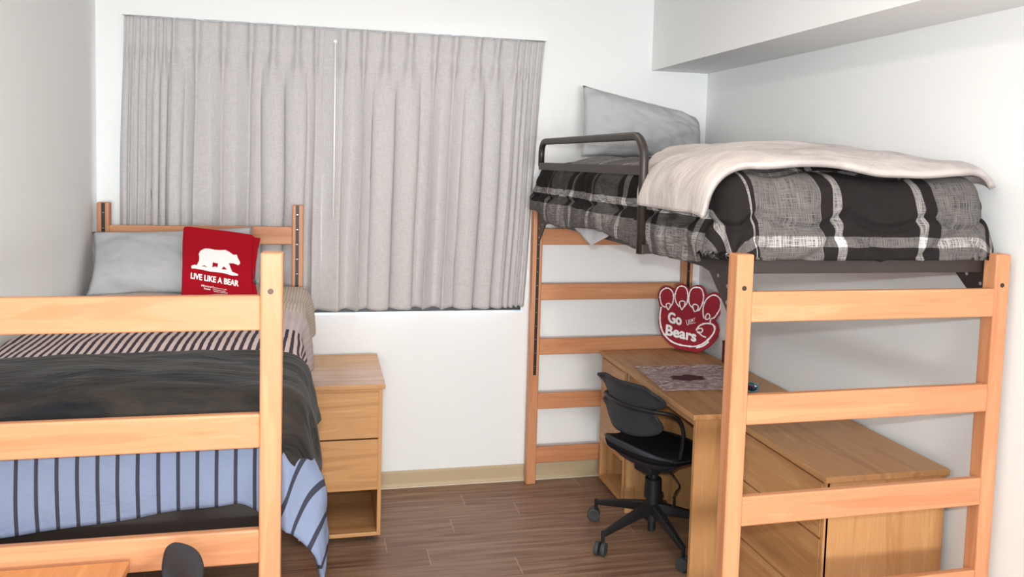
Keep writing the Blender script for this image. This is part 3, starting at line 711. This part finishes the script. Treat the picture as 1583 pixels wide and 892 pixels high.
# ---------------------------------------------------------------- task chairs
def chair(name, label, loc, rz, base_rot, lift=0.0, horn=1.0):
    r = thing(name, label, 'chair', loc, rz)
    # back / seat are built facing local +X
    def shell(zc, h, wid, y_r, tilt, curl, xo, notch=0, peak=0):
        def fn(i, j):
            a = i * 2 - 1; b = j * 2 - 1
            wr = wid * math.sqrt(max(0, 1 - (abs(b) ** 3) * .22)) * (1 - .10 * (b < 0) * b * b)
            y = a * wr
            x = xo + y_r * (a * a) * .9 - (b * h / 2) * tilt
            hh = h / 2 * (1 - .38 * abs(a) ** 3.2) * (1 + peak * abs(a) * (1 if b > 0 else 0))
            z = zc + b * hh
            x += -.035 * horn * max(0, abs(a) - .72) / .28 * max(0, b + .2) - curl * max(0, b) ** 3 + -curl * .3 * max(0, -b) ** 3
            return Vector((x, y, z))
        return grid(fn, 30, 12)
    up_ = gobj('upper_backrest', shell(.755, .122, .222, .075, .12, .02, -.212, peak=.12), M_shell, r, .012, 0)
    lo_ = gobj('lower_backrest', shell(.640, .150, .205, .070, -.05, .0, -.200), M_shell, r, .012, 0)
    b = bmesh.new()
    arc = [(-.222 + .075 * (a * a), .212 * a, .703) for a in [k / 8 for k in range(-8, 9)]]
    left = [(-.10, -.222, .690), (-.05, -.226, .645), (-.03, -.222, .56), (-.035, -.20, .45), (-.05, -.15, .40), (-.04, -.06, .375)]
    right = [(x, -y, z) for x, y, z in left][::-1]
    path = smooth_path(right + [p for p in arc[::-1]][1:-1] + left, 5)
    tube(b, path, .0095, 10); obj('back_tube', b, M_black, r, smooth=True)
    # seat pan : shell with rear lip + cushion
    def sq(th, a, bb, p=2.6):
        c, s = cos(th), sin(th); k = (abs(c) ** p + abs(s) ** p) ** (-1 / p); return a * c * k, bb * s * k
    def pan(i, j):
        th = i * 2 * pi; x, y = sq(th, .225, .225); k = j
        rear = max(0, -x / .225)
        z = .380 + .080 * k ** 3 + rear ** 2 * .065 * k ** 4
        return Vector((x * k * (1 + .03 * rear) , y * k, z))
    s1 = gobj('seat_shell', grid(pan, 48, 10), M_shell, r, .012, -1)
    def cush(i, j):
        th = i * 2 * pi; x, y = sq(th, .215, .212, 2.8); k = j
        z = .470 - .030 * k ** 5 - .012 * (1 - k * k) - max(0, x / .215) ** 3 * .02 * k + max(0, -x / .2) ** 2 * .02 * k
        return Vector((x * k + .006, y * k, z))
    bmc = grid(cush, 48, 10); obj_ = gobj('seat_cushion', bmc, M_seat, r, .03, -1)
    b = bmesh.new(); box(b, -.08, .08, -.06, .06, .345, .385); obj('tilt_mechanism', b, M_black, r, bevel=.012)
    b = bmesh.new(); cyl(b, (0, 0, .215), (0, 0, 1), .043, .09, 28, .040); cyl(b, (0, 0, .305), (0, 0, 1), .024, .07, 20); obj('column', b, M_black, r, smooth=False)
    b = bmesh.new(); cyl(b, (0, 0, .045), (0, 0, 1), .019, .06, 20); obj('column_tip', b, M_black, r)
    b = bmesh.new(); tube(b, smooth_path([(.03, -.05, .37), (.02, -.12, .35), (.035, -.145, .31), (.03, -.125, .27), (.02, -.12, .24)]), .0045, 8)
    lv = obj('height_lever', b, M_black, r, smooth=True)
    b = bmesh.new(); box(b, .012, .030, -.128, -.126, .195, .245); obj('hang_tag', b, M_steel, lv)
    for o_ in r.children: o_.location.z += lift
    # star base
    hub = bmesh.new(); cyl(hub, (0, 0, .10), (0, 0, 1), .036, .14, 24, .032)
    base = obj('star_base', hub, M_black, r)
    for k in range(5):
        an = base_rot - rz + k * 2 * pi / 5; c, s = cos(an), sin(an); R = .315
        b = bmesh.new(); n = 9; rings = []
        for i in range(n + 1):
            t = i / n; x = .018 + (R - .018) * t; zt = .185 - .075 * t ** 1.2; hh = .052 - .028 * t; ww = .024 - .010 * t
            rings.append([b.verts.new((x * c - y * s, x * s + y * c, z)) for y, z in ((-ww, zt - hh), (ww, zt - hh), (ww * .8, zt), (-ww * .8, zt))])
        for p, q in zip(rings, rings[1:]):
            for e in range(4): b.faces.new((p[e], p[(e + 1) % 4], q[(e + 1) % 4], q[e]))
        b.faces.new(rings[0]); b.faces.new(rings[-1][::-1])
        leg = obj('leg', b, M_black, r, bevel=.006, seg=2)
        b = bmesh.new(); cyl(b, (R * c, R * s, .048), (0, 0, 1), .009, .065, 12); obj('caster_stem', b, M_black, leg)
        b = bmesh.new(); px, py = R * c + .012 * c, R * s + .012 * s; ta = an + .5; ax = (-sin(ta), cos(ta), 0)
        for sg in (-1, 1): cyl(b, (px + ax[0] * sg * .006, py + ax[1] * sg * .006, .032), (ax[0] * sg, ax[1] * sg, 0), .032, .020, 24)
        obj('caster', b, M_caster, leg, bevel=.004)
    return r
chair('task_chair', 'black swivel task chair at the desk under the lofted bed', (1.588, -.835, 0), radians(19), radians(130))
chair('task_chair', 'dark task chair at the near left desk, only its back tip in view', (-.482, -2.67, 0), radians(184), radians(20), .10, 0)

# ---------------------------------------------------------------- paw sign
paw = thing('paw_sign', 'maroon foam bear-paw sign with white Go Bears lettering standing in the desk corner', 'sign')
frame(paw, (2.075, -.235, .768), (.84, -.54, 0), (.03, .06, 1))
OUT = [(-0.2199, 0.1581), (-0.2214, 0.1882), (-0.2168, 0.2438), (-0.2264, 0.2832), (-0.2282, 0.3183), (-0.2149, 0.3519), (-0.1906, 0.3654), (-0.1632, 0.3659), (-0.1401, 0.3502), (-0.1328, 0.3533), (-0.1216, 0.3741), (-0.0975, 0.3859), (-0.0726, 0.3803), (-0.0544, 0.3594), (-0.0429, 0.3727), (-0.0142, 0.3848), (0.0149, 0.3845), (0.0353, 0.3639), (0.0466, 0.3328), (0.0605, 0.3437), (0.0888, 0.3533), (0.1179, 0.3458), (0.1384, 0.3181), (0.1425, 0.2842), (0.1326, 0.2441), (0.1127, 0.2129), (0.0995, 0.1921), (0.1174, 0.1692), (0.126, 0.1406), (0.1185, 0.1006), (0.0986, 0.0676), (0.0663, 0.0326), (0.038, 0.0167), (0.0047, 0.0), (-0.0296, 0.0068), (-0.0787, 0.008), (-0.1136, 0.0161), (-0.149, 0.0336), (-0.1801, 0.0643), (-0.2013, 0.0896), (-0.2131, 0.1236)]
# front of the sign faces the viewer: local +z is e1 x e2
bd = obj('foam_board', prism(bmesh.new(), OUT, -.022, 0), M_maroon, paw, bevel=.003)
STR = [[(-0.1818, 0.2443), (-0.2024, 0.2551), (-0.2139, 0.2842), (-0.2179, 0.314), (-0.2068, 0.34), (-0.185, 0.3543), (-0.1625, 0.351), (-0.144, 0.33), (-0.14, 0.3003), (-0.1434, 0.2701), (-0.1571, 0.2464)], [(-0.1662, 0.2306), (-0.1788, 0.2521), (-0.1778, 0.2632), (-0.1682, 0.269), (-0.1565, 0.265), (-0.1558, 0.2515), (-0.1662, 0.2306)], [(-0.103, 0.2535), (-0.1213, 0.2744), (-0.132, 0.3084), (-0.1273, 0.3413), (-0.1161, 0.3646), (-0.0968, 0.3725), (-0.0769, 0.3676), (-0.0635, 0.3463), (-0.0596, 0.3168), (-0.0617, 0.2818), (-0.076, 0.2558)], [(-0.0889, 0.2373), (-0.102, 0.2635), (-0.103, 0.2824), (-0.09, 0.2885), (-0.0751, 0.2847), (-0.0751, 0.2658), (-0.0889, 0.2373)], [(-0.0269, 0.2525), (-0.0475, 0.2731), (-0.053, 0.3024), (-0.0508, 0.3373), (-0.0375, 0.3632), (-0.0136, 0.3725), (0.0109, 0.3679), (0.0241, 0.3458), (0.0282, 0.314), (0.0227, 0.279), (0.0075, 0.2456), (-0.0068, 0.2394)], [(-0.0186, 0.2334), (-0.0271, 0.255), (-0.0279, 0.2708), (-0.0159, 0.2758), (-0.001, 0.2696), (0.0021, 0.255), (-0.0068, 0.2394), (-0.0186, 0.2334)], [(0.0364, 0.2012), (0.0301, 0.2303), (0.0305, 0.2698), (0.0431, 0.3054), (0.066, 0.3294), (0.0897, 0.3362), (0.1143, 0.3235), (0.1251, 0.2974), (0.1221, 0.2628), (0.1048, 0.227), (0.0914, 0.2086), (0.0749, 0.2022)], [(0.0439, 0.1969), (0.0475, 0.2195), (0.0567, 0.2286), (0.0677, 0.2212), (0.0675, 0.2064), (0.0583, 0.1973), (0.0439, 0.1969)], [(-0.2068, 0.2447), (-0.2117, 0.194), (-0.2069, 0.1493), (-0.1949, 0.1102), (-0.1733, 0.0797), (-0.1396, 0.053), (-0.0994, 0.0395), (-0.0549, 0.035), (-0.0109, 0.036), (0.0272, 0.0497), (0.0643, 0.0805), (0.0913, 0.1176), (0.0993, 0.1479), (0.0886, 0.169), (0.0643, 0.1742), (0.0356, 0.1691), (0.0122, 0.1545), (-0.0035, 0.1283)], [(0.0749, 0.2022), (0.0715, 0.1748)], [(-0.0035, 0.1283), (0.0081, 0.1393), (0.0273, 0.1421), (0.0327, 0.1318), (0.0237, 0.1186), (0.0016, 0.1229), (0.0193, 0.1107), (0.0344, 0.0998), (0.054, 0.0943)], [(0.0016, 0.0298), (0.0373, 0.0433), (0.0696, 0.0712)], [(-0.0625, 0.1834), (-0.0552, 0.1557), (-0.0466, 0.16)], [(-0.0514, 0.1586), (-0.0082, 0.1725)]]
WID = [.0030] * 8 + [.0042, .0035, .0034, .0045, .0016, .0016]
for q, wd_ in zip(STR, WID):
    pts = smooth_path([(x, y, 0) for x, y in q], 4); bm = bmesh.new(); pv = None
    for i, p in enumerate(pts):
        t = (pts[min(i + 1, len(pts) - 1)] - pts[max(i - 1, 0)]).normalized(); n = Vector((-t.y, t.x, 0))
        e = 1 + .35 * nz(i * 1.7, wd_ * 900)
        if len(pts) > 40: e *= 1 + .5 * (i % 5 == 0) * (.6 if i % 2 else 1)
        quad = [bm.verts.new((p.x + n.x * sg * wd_ * e, p.y + n.y * sg * wd_ * e, h)) for sg, h in ((-1, .0002), (1, .0002), (1, .0009), (-1, .0009))]
        if pv:
            for k in range(4): bm.faces.new((pv[k], pv[(k + 1) % 4], quad[(k + 1) % 4], quad[k]))
        else: bm.faces.new(quad)
        pv = quad
    bm.faces.new(pv[::-1]); obj('outline_stroke', bm, M_white, paw)
text_mesh('Go', (-0.1611, 0.1610, 0), (-0.0878, 0.1502, 0), (-0.1641, 0.2193, 0), paw, M_white, 'lettering', .0, .0003, .0030)
text_mesh('Bears', (-0.1722, 0.0873, 0), (-0.0026, 0.0641, 0), (-0.1717, 0.1450, 0), paw, M_white, 'lettering', .0, .0003, .0030)
text_mesh('BSMT', (-0.0506, 0.1626, 0), (-0.0110, 0.1796, 0), (-0.0503, 0.1845, 0), paw, M_white, 'lettering', .01, .0003)

# ---------------------------------------------------------------- desk items
m_pl = mat('clear_plastic', (225, 215, 215), .22, .6, Alpha=.6); N = NT(m_pl); ov = objvec(N)
cr_ = N.noise(N.mapping(ov, (22, 60, 1)), 1, 5, .7, 1.5); N.bump(cr_, .8, .006)
N.l(N.ramp(cr_, [(.46, (140, 84, 88)), (.53, (244, 238, 238))]), N.b.inputs['Base Color'])  # white streaks paint the crinkle highlights into the wrap's colour
N.l(N.math('MULTIPLY_ADD', cr_, 3.0, -.95), N.b.inputs['Alpha'])
mt = thing('plastic_wrapped_mat', 'clear plastic wrapped maroon-printed mat lying on the desk under the lofted bed', 'mat', (1.60, -1.0, .769))
C4 = [(.0, .50), (.47, .485), (.40, .0), (-.035, .03)]
def sheet(z, ins, wob):
    def fn(i, j):
        a = ins + (1 - 2 * ins) * i; b = ins + (1 - 2 * ins) * j
        p = (Vector(C4[3]) * (1 - a) + Vector(C4[2]) * a) * (1 - b) + (Vector(C4[0]) * (1 - a) + Vector(C4[1]) * a) * b
        return Vector((p.x, p.y, z + wob * (1 + nz(p.x * 18, p.y * 30, 2)) + wob * .5 * nz(p.x * 60, p.y * 60)))
    return grid(fn, 40, 40)
gobj('paper_mat', sheet(.0005, .06, 0), mat('mat_print', (205, 176, 172), .6), mt, .0006, 1)
b = bmesh.new(); pts = [(.18 + .085 * cos(k / 22 * 2 * pi) * (1 + .18 * sin(k * 2.3)), .235 + .05 * sin(k / 22 * 2 * pi) * (1 + .25 * sin(k * 1.7))) for k in range(22)]
obj('printed_emblem', prism(b, pts, .0070, .0074), mat('mat_maroon', (72, 20, 28), .6), mt)
gobj('plastic_wrap', sheet(.003, 0, .0025), m_pl, mt)

gl = thing('sunglasses', 'teal-framed sunglasses with dark lenses on the desk behind the front bedpost', 'sunglasses', (1.955, -1.005, .7685), radians(-35))
m_teal = mat('teal_plastic', (20, 120, 132), .25, .6); m_lens = mat('dark_lens', (14, 16, 44), .06, .8)
for sg in (-1, 1):
    lp = [(sg * .034 + .028 * cos(k / 20 * 2 * pi), 0, .024 + .021 * sin(k / 20 * 2 * pi)) for k in range(21)]
    b = bmesh.new(); tube(b, lp, .0028, 8, False); fr_ = obj('lens_rim', b, m_teal, gl, smooth=True)
    b = bmesh.new(); bmesh.ops.create_uvsphere(b, u_segments=20, v_segments=12, radius=1, matrix=Matrix.Translation((sg * .034, 0, .024)) @ Matrix.Diagonal((.027, .005, .020, 1))); obj('lens', b, m_lens, fr_, smooth=True)
    b = bmesh.new(); tube(b, smooth_path([(sg * .064, 0, .032), (sg * .067, .02, .034), (sg * .066, .09, .030), (sg * .062, .125, .012)]), .0022, 8); obj('temple', b, m_teal, gl, smooth=True)
b = bmesh.new(); tube(b, smooth_path([(-.008, 0, .03), (0, .002, .034), (.008, 0, .03)]), .002, 8); obj('bridge', b, m_teal, gl, smooth=True)
bk_ = thing('small_box', 'small dark maroon box on the desk by the wall, mostly hidden by the front bedpost', 'box', (2.125, -.50, .7685))
obj('carton', bx(0, .05, 0, .05, 0, .105), mat('box_maroon', (96, 20, 34), .5), bk_, bevel=.002); obj('lid', bx(-.001, .051, -.001, .051, .105, .118), mat('lid_maroon', (70, 14, 26), .5), bk_, bevel=.002)
